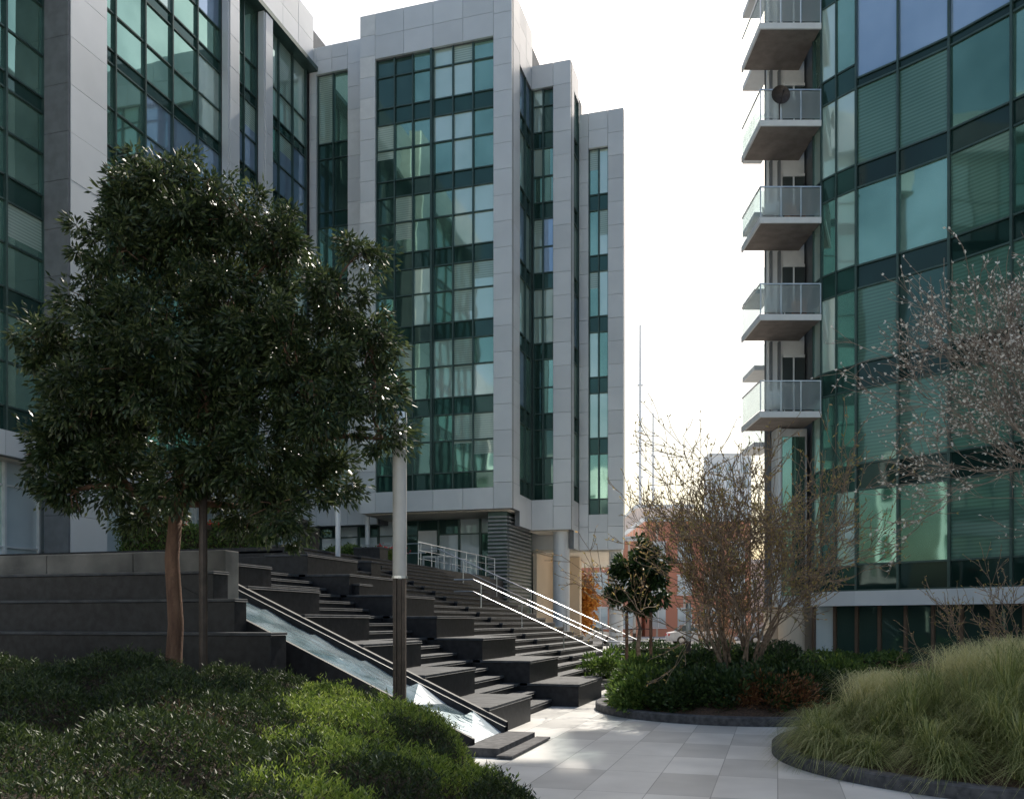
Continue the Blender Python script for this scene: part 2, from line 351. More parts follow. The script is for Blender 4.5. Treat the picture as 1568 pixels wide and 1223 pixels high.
for k in range(9):
    z=8.6+3.3*k
    mb.box(8.5,10.5,30.05,32.28,z+.04,z+.18,UND); mb.box(8.42,10.52,29.98,30.04,z+.02,z+.22,WHITE); mb.box(8.42,8.48,30.05,32.4,z+.02,z+.22,WHITE)
    zt=z+.24
    mb.box(8.46,10.5,30.0,30.02,zt+.04,zt+.98,bgm); mb.box(8.45,8.47,30.04,32.3,zt+.04,zt+.98,bgm)
    mb.box(8.43,10.52,29.99,30.04,zt+1.0,zt+1.035,STEEL); mb.box(8.43,8.48,30.05,32.4,zt+1.0,zt+1.035,STEEL)
    for x in (8.46,9.15,9.83,10.5): mb.box(x-.012,x+.012,29.985,30.045,zt,zt+1.0,STEEL)
    mb.box(9.42,9.50,32.15,32.29,z+.26,z+3.28,PD); mb.box(9.72,9.80,32.15,32.29,z+.26,z+3.28,PD)
    mb.box(9.9,10.68,32.2,32.28,z+.36,z+2.7,DARKW); mb.box(9.9,10.68,32.14,32.19,z+2.7,z+2.8,WHITE); mb.box(10.25,10.3,32.14,32.19,z+.36,z+2.7,WHITE)
    mb.box(10.45,11.3,38,40,z+.6,z+.8,WHITE); mb.box(10.43,10.45,38,40,z+.8,z+1.7,bgm); mb.box(10.45,11.1,37.98,38,z+.8,z+1.7,bgm)
mb.build('balconies',ec)
def patio_chair(x,y,z,rot,mat,name):
    m=MB()
    m.box(-.25,.25,-.25,.25,.4,.45,mat); m.box(-.25,.25,.22,.27,.46,.95,mat)
    for a in (-.22,.22):
        for b_ in (-.22,.22): m.tube([(a,b_,0),(a,b_,.4)],.02,mat,6)
        m.box(a-.03,a+.03,-.25,.2,.62,.66,mat); m.tube([(a,-.2,.45),(a,-.2,.62)],.015,mat,6)
    m.build(name,loc=(x,y,z),rotz=rot)
CH1=simple('chair_brown',(.30,.13,.06)); CH2=simple('chair_white',(.6,.6,.6))
patio_chair(9.9,30.8,15.38,.4,CH1,'patio_chair'); patio_chair(9.0,30.7,15.38,-.5,CH2,'patio_chair')
patio_chair(9.2,30.8,12.08,.6,CH2,'patio_chair'); patio_chair(9.3,31,8.78,2.6,CH2,'patio_chair'); patio_chair(10.1,31,12.08,-.3,CH1,'patio_chair')
m=MB()
m.tube([(0,0,.75),(0,0,.8),(0,0,.9),(0,0,1.02),(0,0,1.1)],[.12,.3,.36,.3,.05],DARKM,16)
for a in range(3):
    an=a*2.09; m.tube([(math.cos(an)*.28,math.sin(an)*.28,0),(math.cos(an)*.15,math.sin(an)*.15,.8)],.02,DARKM,6)
m.build('kettle_barbecue',loc=(9.9,30.6,18.68))
m=MB(); rr=[(.0,.10),(.12,.085),(.22,.05),(.32,0)]
for i in range(20):
    a,b_=2*math.pi*i/20,2*math.pi*(i+1)/20
    for k in range(3):
        (r0,d0),(r1,d1)=rr[k],rr[k+1]
        m.face([(r0*math.cos(a),d0,r0*math.sin(a)),(r1*math.cos(a),d1,r1*math.sin(a)),(r1*math.cos(b_),d1,r1*math.sin(b_)),(r0*math.cos(b_),d0,r0*math.sin(b_))],DARKM)
m.tube([(0,.1,0),(0,.15,-.2),(0,.15,-.9)],.02,DARKM,6); m.tube([(0,.02,-.3),(0,-.3,-.05)],.012,DARKM,6); m.box(-.03,.03,-.34,-.28,-.08,0,DARKM)
m.build('satellite_dish',loc=(9.1,29.85,19.5))

# ---------------------------------------------------------------- ground
mb=MB(); mb.face([(-2500,-800,0),(2500,-800,0),(2500,4000,0),(-2500,4000,0)],GROUND); mb.build('ground')
m,nt,b=newmat('plaza_paving')
tc=nt.nodes.new('ShaderNodeTexCoord'); sx=nt.nodes.new('ShaderNodeSeparateXYZ'); nt.links.new(tc.outputs['Object'],sx.inputs[0])
def mth(op,a,bv=None,c=None):
    n=nt.nodes.new('ShaderNodeMath'); n.operation=op
    for i,x in enumerate((a,bv,c)):
        if x is None: continue
        if isinstance(x,(int,float)): n.inputs[i].default_value=x
        else: nt.links.new(x,n.inputs[i])
    return n.outputs[0]
tx=mth('DIVIDE',sx.outputs[0],.62); ty=mth('DIVIDE',sx.outputs[1],1.24)
fx=mth('FLOOR',tx); fy=mth('FLOOR',ty)
cb=nt.nodes.new('ShaderNodeCombineXYZ'); nt.links.new(fx,cb.inputs[0]); nt.links.new(fy,cb.inputs[1])
wn=nt.nodes.new('ShaderNodeTexWhiteNoise'); nt.links.new(cb.outputs[0],wn.inputs[0])
chk=mth('PINGPONG',mth('ADD',fx,fy),1)
dark=mth('MULTIPLY',chk,mth('GREATER_THAN',wn.outputs[0],.25))
lx_=mth('FRACT',tx); ly_=mth('FRACT',ty)
jx=mth('MAXIMUM',mth('LESS_THAN',lx_,.016),mth('LESS_THAN',ly_,.008))
nz=nt.nodes.new('ShaderNodeTexNoise'); nz.inputs['Scale'].default_value=1.2; nz.inputs['Detail'].default_value=8; nt.links.new(tc.outputs['Object'],nz.inputs['Vector'])
v=mth('SUBTRACT',.66,mth('MULTIPLY',dark,.16))
v=mth('ADD',v,mth('MULTIPLY_ADD',wn.outputs[0],.05,-.02)); v=mth('MULTIPLY',v,mth('MULTIPLY_ADD',nz.outputs[0],.7,.65))
v=mth('MULTIPLY',v,mth('SUBTRACT',1,mth('MULTIPLY',jx,.5)))
cc=nt.nodes.new('ShaderNodeCombineColor'); nt.links.new(v,cc.inputs[0]); nt.links.new(mth('MULTIPLY',v,.975),cc.inputs[1]); nt.links.new(mth('MULTIPLY',v,.92),cc.inputs[2])
nt.links.new(cc.outputs[0],b.inputs['Base Color']); b.inputs['Roughness'].default_value=.45
PAVE=m
mb=MB(); mb.face([(-60,-40,.004),(40,-40,.004),(40,52,.004),(-60,52,.004)],PAVE); mb.build('plaza_pavement',rotz=-PHI)
mb=MB(); mb.face([(-200,60,.008),(300,60,.008),(300,76,.008),(-200,76,.008)],ASPH)
for k in range(60): mb.face([(-150+6*k,67.9,.012),(-147+6*k,67.9,.012),(-147+6*k,68.05,.012),(-150+6*k,68.05,.012)],WHITE)
mb.build('road')
mb=MB(); mb.box(-200,300,59.7,60,0,.13,KERB); mb.box(-200,300,76,76.3,0,.13,KERB); mb.build('road_kerb')

# ---------------------------------------------------------------- granite steps & terraces (local frame)
es=empty('granite_terrace_steps',rotz=-PHI)
mb=MB()
def bigstep(y0,y1,zmax,off=0,rise=.45,run=1.0,x0=-4.0,xe=-24):
    k=0
    while (k+1)*rise<=zmax+.001:
        xs=x0-off-k*run
        mb.box(xe,xs,y0,y1,k*rise+(.002 if k else 0),(k+1)*rise-.045,GRAN)
        mb.box(max(xe,xs-run-.05),xs+.02,y0-.015,y1+.0,(k+1)*rise-.043,(k+1)*rise,GRANT); k+=1
bigstep(12.12,14.4,2.7)
bigstep(14.42,17.0,2.7,off=.30,rise=.15,run=.333)
bigstep(17.02,19.4,3.15,off=-.25)
bigstep(19.42,23.4,3.6,off=.1,rise=.15,run=.333)
bigstep(23.42,29.5,3.6,off=.0,rise=.15,run=.333,xe=-13)
mb.box(-24,-11.8,23.62,36,3.0,3.594,GRAN); mb.box(-24,-12.3,29.52,47,0,3.59,GRAN)
for (x,y,z) in ((-8.6,17.2,2.1),(-10.4,21.5,2.9),(-11.8,25,3.6),(-14,22,3.6)):
    mb.box(x-.9,x,y,y+.6,max(0,z-.6),z+.36,GRAN); mb.box(x-.92,x+.02,y-.02,y+.62,z+.362,z+.40,GRANT)
def wall(x0,x1,y0,y1,z1,mt,tp):
    mb.box(x0,x1,y0,y1,0,z1-.04,mt); mb.box(x0,x1+.02,y0-.02,y1,z1-.038,z1,tp)
wall(-22,-6.2,9.9,10.28,1.55,GRAN,GRANT); wall(-22,-7.0,10.3,10.58,2.0,GRAN,GRANT); wall(-12.2,-7.55,10.6,10.95,2.4,GRAN,GRANT)
mb.build('granite_blocks',es,bevel=.008)
mb=MB()
for k in range(9): mb.box(-22+1.6*k,-22+1.6*(k+1)-.01,10.97,11.3,0,2.72,CONC)
mb.build('retaining_wall',es,bevel=.01)

# water channel
def watmat(name,c1,c2,metal,bs):
    m,nt,b=newmat(name); noisecol(nt,b,c1,c2,1.6,4); b.inputs['Roughness'].default_value=.06; b.inputs['Metallic'].default_value=metal
    nn=nt.nodes.new('ShaderNodeTexNoise'); nn.inputs['Scale'].default_value=3.5; nn.inputs['Detail'].default_value=3; nn.inputs['Distortion'].default_value=1.5
    bp=nt.nodes.new('ShaderNodeBump'); bp.inputs['Strength'].default_value=bs; bp.inputs['Distance'].default_value=.04
    nt.links.new(nn.outputs[0],bp.inputs['Height']); nt.links.new(bp.outputs[0],b.inputs['Normal']); return m
WAT=watmat('cascade_water',(.20,.30,.34),(.62,.74,.80),.6,.5); WATF=watmat('cascade_painted_glint',(.70,.80,.86),(.92,.96,.98),.3,.4)  # second material paints bright reflections as pale colour on the lowest facets
ew=empty('cascading_water_channel',rotz=-PHI)
mb=MB(); sl=.455
zz=lambda x: .10+sl*(-3.7-x)
n=11
for i in range(n):
    xa=-3.75-i*.42; xb=xa-.42
    za,zb=zz(xa),zz(xb); h=.10 if i<3 else .035
    a=(xa,10.66,za); c=(xb,11.93,zb); d=(xa,11.93,za)
    if i%2==0:
        mb.face([a,(xb,10.66,zb),(xb,11.93,zb+h)],WAT); mb.face([a,(xb,11.93,zb+h),d],WATF if i<3 else WAT)
    else:
        mb.face([a,(xb,10.66,zb+h),d],WAT); mb.face([(xb,10.66,zb+h),c,d],WAT)
mb.build('water',ew)
mb=MB(); XE=-8.4
for (y0,y1,dz,mt) in ((11.94,12.02,.1,STEEL),(12.02,12.1,.16,GRAN),(10.59,10.65,.1,GRAN)):
    mb.face([(-3.7,y0,zz(-3.7)+dz),(XE,y0,zz(XE)+dz),(XE,y1,zz(XE)+dz),(-3.7,y1,zz(-3.7)+dz)],mt)
    for y in (y0,y1): mb.face([(-3.7,y,0),(XE,y,0),(XE,y,zz(XE)+dz),(-3.7,y,zz(-3.7)+dz)],mt if mt is GRAN else GRAN)
mb.box(-3.75,-3.3,10.4,12.1,0,.12,KERB); mb.box(-3.3,-3.1,10.3,12.2,.02,.05,KERB)
mb.build('channel_edges',ew)

# handrails
eh=empty('stair_handrail',rotz=-PHI)
mb=MB()
def rail(y,x0,x1):
    f=lambda x:max(0,(-4.0-x)*.45)
    for h in (.85,.5): mb.tube([(x0+.5,y,f(x0)+h),(x0,y,f(x0)+h),(x1,y,f(x1)+h),(x1-.6,y,f(x1)+h)],.018 if h>.8 else .010,STEEL,8)
    x=x0
    while x>=x1-.01: mb.tube([(x,y,f(x)-.05),(x,y,f(x)+.85)],.018,STEEL,8); x-=1.25
rail(24.6,-4.6,-8.6); rail(29.4,-4.4,-11.6)
for y0,y1,x in ((29.5,38.5,-12.4),):
    for h in (.95,.65,.35): mb.tube([(x,y0,3.6+h),(x,y1,3.6+h)],.022 if h>.9 else .012,STEEL,8)
    for k in range(8): mb.tube([(x,y0+k*1.28,3.6),(x,y0+k*1.28,4.55)],.022,STEEL,8)
for h in (.95,.6): mb.tube([(-15,30.2,3.6+h),(-12.4,30.2,3.6+h)],.020,STEEL,8)
for k in range(3): mb.tube([(-15+k*1.2,30.2,3.6),(-15+k*1.2,30.2,4.55)],.022,STEEL,8)
mb.build('rails',eh)

# ---------------------------------------------------------------- lamps / posts
FROST=simple('frosted_lamp_tube',(.50,.48,.45),(.60,.58,.55),rough=.3)
def light_column(x,y,z,h,r,name):
    m=MB(); hs=h*.52
    for s in (-1,1): m.box(s*r*.62-.02,s*r*.62+.02,-r*.8,r*.8,0,hs,DARKM)
    m.box(-r*.3,r*.3,-r*.55,r*.55,0,hs-.02,DARKM)
    m.tube([(0,0,hs),(0,0,hs+.03)],r*1.15,STEEL,20)
    m.tube([(0,0,hs+.03),(0,0,h-.14)],r,FROST,24); m.tube([(0,0,h-.14),(0,0,h-.12),(0,0,h)],[r*1.05,r*1.05,r*.98],STEEL,20)
    m.box(-.18,.18,-.18,.18,-.02,.03,DARKM)
    m.build(name,loc=(x,y,z))
light_column(-1.35,10.6,.05,4.15,.085,'lamp_column')
for (x,y) in ((4.9,24.5),(5.55,40)): light_column(x,y,0,2.2,.07,'lamp_column')
m=MB(); m.tube([(0,0,0),(0,0,2.75)],.05,DARKM,10); m.tube([(0,0,1.95),(.02,0,1.96),(.1,0,1.96)],.03,DARKM,6); m.tube([(0,0,2.75),(0,0,2.8)],.06,DARKM,10); m.build('tree_stake',loc=(-3.66,10.45,.85))
for xx in (2.85,3.45):
    m=MB(); m.tube([(0,0,0),(0,0,1.9)],.04,BARK,8); m.tube([(0,0,1.9),(0,0,1.93)],.045,DARKM,8); m.tube([(0,0,1.5),((3.15-xx),0,1.5)],.012,DARKM,6); m.build('tree_stake',loc=(xx,21.9,0))
m=MB(); m.tube([(0,0,0),(0,0,1.9)],.07,WHITE,12); m.tube([(0,0,1.9),(0,0,1.95)],.09,P1,12); x,y=L2W(-11.6,21.9); m.build('bollard_light',loc=(x,y,3.4))

# ---------------------------------------------------------------- planters
def ring(name,cx,cy,ro,ri,h):
    m=MB(); n=96; prof=[(ro,0),(ro,h-.02),(ro-.02,h),(ri+.01,h),(ri,h-.01),(ri,0)]
    for i in range(n):
        a,b_=2*math.pi*i/n,2*math.pi*(i+1)/n
        for k in range(5):
            (r0,z0),(r1,z1)=prof[k],prof[k+1]
            m.face([(r0*math.cos(a),r0*math.sin(a),z0),(r0*math.cos(b_),r0*math.sin(b_),z0),(r1*math.cos(b_),r1*math.sin(b_),z1),(r1*math.cos(a),r1*math.sin(a),z1)],KERB)
    return m.build(name,loc=(cx,cy,0))
def dome(cx,cy,R,h,name,mat,parent=None):
    m=MB(); nr,na=14,48; P=[[None]*na for _ in range(nr+1)]
    for i in range(nr+1):
        for j in range(na):
            r=R*i/nr; a=2*math.pi*j/na; z=.1+h*(1-(i/nr)**2)+random.uniform(-.02,.02)
            P[i][j]=(cx+r*math.cos(a),cy+r*math.sin(a),z)
    for i in range(nr):
        for j in range(na):
            m.face([P[i][j],P[i][(j+1)%na],P[i+1][(j+1)%na],P[i+1][j]],mat)
    return m.build(name,parent)
ring('round_planter_kerb',4.3,16.8,2.7,2.5,.15); dome(4.3,16.8,2.5,.35,'planting_soil',MULCH)
ring('round_planter_kerb',6.3,10.6,3.05,2.87,.15); dome(6.3,10.6,2.87,.35,'planting_soil',MULCH)

LV_D=leafmat('leaf_dark',(.018,.04,.012),(.04,.075,.022),(.09,.14,.04),.3,.45)
LV_M=leafmat('leaf_mid',(.05,.10,.02),(.10,.17,.035),(.20,.28,.06),.4)
LV_Y=leafmat('leaf_yellowgreen',(.12,.19,.025),(.24,.33,.05),(.44,.50,.13),.4)
LV_J=leafmat('leaf_groundcover',(.018,.032,.009),(.042,.070,.018),(.10,.135,.04),.3)
LV_JB=leafmat('leaf_dry',(.05,.03,.015),(.10,.06,.03),(.17,.12,.06),.2)
LV_R=leafmat('leaf_russet',(.14,.05,.025),(.28,.12,.05),(.45,.25,.10),.4)
LV_T=leafmat('leaf_tree',(.020,.038,.014),(.045,.070,.026),(.13,.16,.06),.3,.34)
GR=leafmat('grass_blade',(.15,.19,.055),(.32,.36,.12),(.62,.60,.28),.4)
GRY=leafmat('grass_straw_sunlit',(.55,.52,.24),(.76,.72,.38),(.92,.88,.56),.5)  # straw tone, brightened so sunlit tips are in the colour
def shrub(name,cx,cy,z0,rx,ry,h,n,mat,L=.09,W=.035,clumps=40,parent=None,cr=.22):
    C=[];D=[]
    for _ in range(clumps):
        d=rg.normal(size=3); d[2]=abs(d[2]); d/=np.linalg.norm(d); f=rg.uniform(.55,1)
        c=np.array([cx+d[0]*rx*f,cy+d[1]*ry*f,z0+d[2]*h*f])
        k=n//clumps; q=norm(rg.normal(size=(k,3))); rr=cr*rg.uniform(.3,1,size=(k,1))
        C.append(c+q*rr); D.append(q+d*.5+np.array([0,0,.3])+rg.normal(size=(k,3))*.4)
    C=np.concatenate(C);D=np.concatenate(D)
    return leaves(name,C,D,L*rg.uniform(.6,1.2,len(C)),W,mat,parent)
shr=[(2.6,15.9,.8,.6,.55,LV_M),(3.2,15.6,.9,.7,.6,LV_D),(4.2,15.5,1.0,.8,.7,LV_D),(5.2,15.7,.9,.7,.65,LV_D),(3.4,17,1.0,.9,.9,LV_D),(4.8,17,1.1,.9,.95,LV_D),(6.1,16.6,.6,.6,.7,LV_M),(2.5,17,.6,.6,.7,LV_M),(6.3,17.3,.6,.6,.65,LV_Y),(4.3,18.4,1.2,.7,.8,LV_M)]
for (x,y,rx,ry,h,mt) in shr: shrub('planter_shrub',x,y,.2,rx,ry,h,6000,mt,L=.10,W=.045,clumps=60)
shrub('russet_shrub',4.5,15.1,.2,.9,.45,.5,4500,LV_R,L=.08,W=.025,clumps=50)
C=np.array([[6.4+rg.normal()*.25,16.3+rg.normal()*.2,.3] for _ in range(900)])
blades('ornamental_grass',C,rg.uniform(0,6.28,900),rg.uniform(.3,.6,900),rg.uniform(.2,.6,900),np.full(900,.015),GRY)

# grasses right planter
C=[];AZ=[];H=[];R=[]
for i in range(190):
    a=rg.uniform(0,6.28); r=2.8*math.sqrt(rg.uniform(0,1)); x=6.3+r*math.cos(a); y=10.6+r*math.sin(a)
    hh=.32+.80*(1-(r/2.9)**2); k=230; sc=rg.uniform(.55,1.4)
    c=np.stack([x+rg.normal(size=k)*.04,y+rg.normal(size=k)*.04,np.full(k,.1+.33*(1-(r/2.87)**2))],1)
    C.append(c);AZ.append(rg.uniform(0,6.28,k));H.append(rg.uniform(.35,1,k)*hh*sc*.82);R.append(rg.uniform(.25,1.0,k)*(.62+.1*sc))
C=np.concatenate(C);AZ=np.concatenate(AZ);H=np.concatenate(H);R=np.concatenate(R)
blades('fountain_grass',C,AZ,H,R,np.full(len(C),.013),GR,seg=4)
k=3000
for (x,y,h) in ((5.9,11.2,1.2),(6.7,11.8,1.3),(4.9,11.4,.85)):
    c=np.stack([x+rg.normal(size=k)*.2,y+rg.normal(size=k)*.2,np.full(k,.35)],1)
    blades('straw_grass',c,rg.uniform(0,6.28,k),rg.uniform(.5,1,k)*h,rg.uniform(.2,.7,k),np.full(k,.011),GRY,seg=4)

# ---------------------------------------------------------------- left foreground ground cover
poly=np.array([(0.55,3.0),(0.4,5.0),(0.25,6.5),(-0.2,8.0),(-0.6,9.1),(-1.5,9.85),(-3.0,10.45),(-6,11.3),(-10,12.6),(-13,13.2),(-13,3.0)])
def inside(P):
    x,y=P[:,0],P[:,1]; r=np.zeros(len(P),bool); n=len(poly); j=n-1
    for i in range(n):
        xi,yi=poly[i];xj,yj=poly[j]
        c=((yi>y)!=(yj>y))&(x<(xj-xi)*(y-yi)/(yj-yi+1e-12)+xi); r^=c; j=i
    return r
def dist(P):
    d=np.full(len(P),9.); n=len(poly)
    for i in range(n):
        a=poly[i];b_=poly[(i+1)%n]; ab=b_-a; t=np.clip(((P-a)@ab)/(ab@ab),0,1); d=np.minimum(d,np.linalg.norm(P-(a+t[:,None]*ab),axis=1))
    return d
ph=rg.uniform(0,6.28,8)
ncl=320
CL=np.stack([rg.uniform(-10,.5,ncl),rg.uniform(4,12,ncl)],1); CR=rg.uniform(.22,.62,ncl); CH=rg.uniform(.3,.7,ncl)
def clump(P):
    out=np.zeros(len(P))
    for i in range(ncl):
        d2=((P-CL[i])**2).sum(1)/CR[i]**2
        out=np.maximum(out,np.sqrt(np.clip(1-d2,0,1))*CR[i]*CH[i])
    return out
def height(P,cl=None):
    x,y=P[:,0],P[:,1]; t=np.clip(-x/2.8,0,1); H=.30+.72*t
    H=H+.04*np.sin(x*2.3+ph[0]+y)+.03*np.sin(y*3.1+ph[1]-x*1.7)
    H=H-.2*np.clip(9.0-y,0,5)/5*t
    e=np.clip(dist(P)/.4,0,1); return (H+(clump(P) if cl is None else cl)-.05)*np.sqrt(e*(2-e))
eg=empty('ground_cover_bed')
nx,ny=150,110; xs=np.linspace(-13,.6,nx); ys=np.linspace(3,13.4,ny)
XX,YY=np.meshgrid(xs,ys); PP=np.stack([XX.ravel(),YY.ravel()],1); ins=inside(PP); ZZ=np.where(ins,height(PP)-.09,-.05)
me=bpy.data.meshes.new('soil_mound'); me.from_pydata([(p[0],p[1],z) for p,z in zip(PP,ZZ)],[],[(j*nx+i,j*nx+i+1,(j+1)*nx+i+1,(j+1)*nx+i) for j in range(ny-1) for i in range(nx-1) if ins[j*nx+i]or ins[(j+1)*nx+i+1]])
me.materials.append(SOILG); me.polygons.foreach_set('use_smooth',[True]*len(me.polygons)); o=bpy.data.objects.new('soil_mound',me); col.objects.link(o); o.parent=eg
N=700000
y=4.2+rg.uniform(0,1,N)**.85*8.8; x=-12+rg.uniform(0,1,N)**.7*12.6
P=np.stack([x,y],1); P=P[inside(P)&(np.abs(P[:,0])<P[:,1]*.64+.3)]
cl=clump(P); keep=(rg.uniform(0,1,len(P))<.22+.78*np.clip(cl/.16,0,1)); P=P[keep]; cl=cl[keep]
gx=np.floor(P/.055); hsh=np.abs(np.sin(gx[:,0]*12.9898+gx[:,1]*78.233)*43758.5453)%1; hs2=np.abs(np.sin(gx[:,0]*39.3+gx[:,1]*11.7)*24634.63)%1
lift=(hsh>.62)*hs2*.11
z=height(P,cl)-rg.uniform(0,.10,len(P))+lift*rg.uniform(0,1,len(P))
D=np.stack([rg.normal(size=len(P))*.7,rg.normal(size=len(P))*.7,np.full(len(P),.75)],1)
cen=(gx+.5)*.055; off=P-cen; Pn=np.where((hsh>.62)[:,None],cen+off*.45,P)
C=np.concatenate([Pn,z[:,None]],1)
ci=np.zeros(len(P),int); best=np.full(len(P),9e9)
for i in range(ncl):
    d2=((P-CL[i]+np.stack([.08*np.sin(P[:,1]*11),.08*np.sin(P[:,0]*13)],1))**2).sum(1)/CR[i]**2; mk=d2<best; best[mk]=d2[mk]; ci[mk]=i
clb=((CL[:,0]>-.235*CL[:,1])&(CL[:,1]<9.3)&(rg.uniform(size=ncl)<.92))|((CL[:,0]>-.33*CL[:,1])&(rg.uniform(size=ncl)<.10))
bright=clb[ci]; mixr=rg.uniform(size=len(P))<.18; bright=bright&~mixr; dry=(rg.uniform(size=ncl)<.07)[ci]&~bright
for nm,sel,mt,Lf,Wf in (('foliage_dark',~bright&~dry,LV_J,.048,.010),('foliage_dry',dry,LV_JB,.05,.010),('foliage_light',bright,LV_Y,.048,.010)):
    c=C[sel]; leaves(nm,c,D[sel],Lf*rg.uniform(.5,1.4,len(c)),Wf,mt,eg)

# ---------------------------------------------------------------- trees
def leafy_tree(name,x,y,z,lobes,trunk_top,tr,mat,bark,nleaf=80000,L=.10,W=.026,cr=.24,droop=.45,limbs=None):
    e=empty(name,loc=(x,y,z)); m=MB()
    tt=Vector((.05,0,trunk_top))
    m.tube([(0,0,-.2),(0,0,.1),(.03,.02,trunk_top*.35),(-.01,0,trunk_top*.7),tuple(tt)],[tr*1.35,tr*1.12,tr,tr*.92,tr*.85],bark,12)
    C=[];D=[]; tot=sum(l[3]**2.3 for l in lobes)
    nodes=[tt]
    for (a,b_,c,r) in sorted(lobes,key=lambda l:(Vector(l[:3])-tt).length):
        lc=Vector((a,b_,c)); src=min(nodes,key=lambda q:(q-lc).length+abs(min(0,lc.z-q.z))*.8)
        mid=src.lerp(lc,.5)+Vector((random.uniform(-.12,.12),random.uniform(-.12,.12),random.uniform(0,.15)))
        dd=(src-tt).length; rr=tr*max(.18,.6-.13*dd)
        m.tube([tuple(src),tuple(mid),tuple(lc)],[rr,rr*.75,rr*.45],bark,7); nodes.append(lc)
        if (mid-tt).length>.6: nodes.append(mid)
        for _ in range(6):
            d=Vector(rg.normal(size=3)).normalized()*r*.9; m.tube([tuple(mid.lerp(lc,random.uniform(.3,1))),tuple(lc+d*.5+Vector((0,0,.05))),tuple(lc+d)],[tr*.12,tr*.08,tr*.04],bark,5)
        nl=int(nleaf*r**2.3/tot); nc=max(6,int(56*r*r/.36)); k=max(10,nl//nc)
        for _ in range(nc):
            d=norm(rg.normal(size=3)); f=rg.uniform(.35,1.28); cc=np.array([a,b_,c])+d*r*f*np.array([1,1,.9])
            q=norm(rg.normal(size=(k,3))); r2=cr*rg.uniform(.15,1,size=(k,1))*rg.uniform(.4,1.15)
            C.append(cc+q*r2*np.array([1,1,.8])); D.append(q*.8+d*.5+rg.normal(size=(k,3))*.35)
    m.build('trunk_and_limbs',e,smooth=True)
    C=np.concatenate(C);D=np.concatenate(D)
    leaves('crown_leaves',C,D,L*rg.uniform(.6,1.25,len(C)),W,mat,e,droop=droop)
    return e
lob=[(-.12,6.95,.42),(-.5,6.6,.38),(.35,6.75,.38),(.75,6.5,.4),(.15,6.3,.5),(-.55,6.0,.42),(1.25,6.15,.4),(2.15,6.15,.24),(1.95,5.45,.46),(.5,5.6,.8),(-.75,5.3,.55),(-1.2,4.6,.5),(2.35,4.95,.34),(1.44,4.7,.68),(-.1,4.6,.8),(-1.0,3.9,.5),(-.6,3.45,.42),(-1.35,3.65,.35),(1.05,3.65,.62),(1.83,4.1,.48),(2.5,3.85,.22),(1.35,2.95,.36),(-.35,2.95,.28),(.5,3.7,.4),(-1.5,5.05,.3),(.5,4.3,.5),(-1.1,3.2,.3),(.85,3.1,.4),(1.75,3.35,.36),(-.8,4.2,.5),(1.0,5.2,.5),(.2,3.35,.34),(2.4,4.4,.3)]
lobes=[(a,random.uniform(-.7,.7)*max(.1,1.2-abs(a-.4)*.5)*(.3 if b>6.2 else 1),b-.9,r) for a,b,r in lob]
leafy_tree('evergreen_tree',-4.04,10.5,.9,lobes,2.2,.09,LV_T,BARK,125000,W=.030,L=.095)
lob=[(-.5,6.0,.4),(-.0,5.3,.35),(.3,5.15,.22),(-.4,4.9,.35),(-1.3,5.6,.8)]
leafy_tree('evergreen_tree',-7.2,11.2,.9,[(a,random.uniform(-.4,.4),b-.9,r) for a,b,r in lob],2.4,.08,LV_T,BARK,14000,W=.030)
leafy_tree('small_tree',3.15,22.0,0,[(-.3,0,2.4,.38),(.3,.1,2.5,.4),(0,0,3.0,.45),(.45,0,3.1,.3),(-.45,.1,3.0,.22),(.05,0,3.5,.25),(.1,.2,2.1,.3)],1.5,.06,LV_D,BARKG,6500,L=.16,W=.06,cr=.2)
LV_O=leafmat('leaf_orange',(.45,.16,.03),(.65,.30,.06),(.8,.48,.12),.4)
leafy_tree('autumn_tree',4.0,52.0,0,[(0,0,3.2,.8),(.1,0,2.4,.8),(-.1,0,1.6,.6),(0,0,4.0,.5)],1.0,.1,LV_O,BARKG,5000,L=.25,W=.14,cr=.4)

def bare_tree(name,x,y,z,stems,length,r0,spread,levels,mat,bud=None,nb=3,bias=Vector((0,0,0)),budn=1,budL=.03,budW=.015,minr=.0035,side=None,dec=.68,lean=(.25,.75)):
    e=empty(name,loc=(x,y,z)); m=MB(); buds=[];bd=[]
    def grow(p,d,L,r,lv):
        pts=[p]; rad=[r]; n=4 if lv>1 else 3; dd=d.copy()
        for k in range(n):
            dd=(dd+Vector(rg.normal(size=3))*.13+bias*.06+Vector((0,0,.04))).normalized(); p=p+dd*(L/n); pts.append(p); rad.append(max(minr,r*(1-.5*(k+1)/n)))
        m.tube([tuple(q) for q in pts],rad,mat,6 if r>.02 else (4 if r>.008 else 3),cap=False)
        if lv<=1:
            for _ in range(budn):
                q=pts[random.randrange(1,len(pts))]; buds.append(tuple(q)); bd.append(tuple(dd+Vector(rg.normal(size=3))*.7))
        if lv<=0: return
        for c in range(nb):
            k=random.randrange(1,n+1) if c else n
            perp=dd.cross(Vector(rg.normal(size=3))).normalized()
            nd=(dd+perp*random.uniform(.35,.9)*spread+bias*.1).normalized()
            grow(pts[k],nd,L*dec*random.uniform(.8,1.2),max(minr,rad[k]*.68),lv-1)
    for s in range(stems):
        a=2*math.pi*(s+random.uniform(-.2,.2))/stems; sp=random.uniform(*lean)
        d=side[s] if side else Vector((math.cos(a)*sp,math.sin(a)*sp,1)).normalized()
        grow(Vector((math.cos(a)*.08,math.sin(a)*.08,0)),d.normalized(),length,r0,levels)
    m.build('branches',e)
    if bud:
        C=np.array(buds);leaves('buds',C,np.array(bd),budL*rg.uniform(.6,1.3,len(C)),budW,bud,e)
    return e
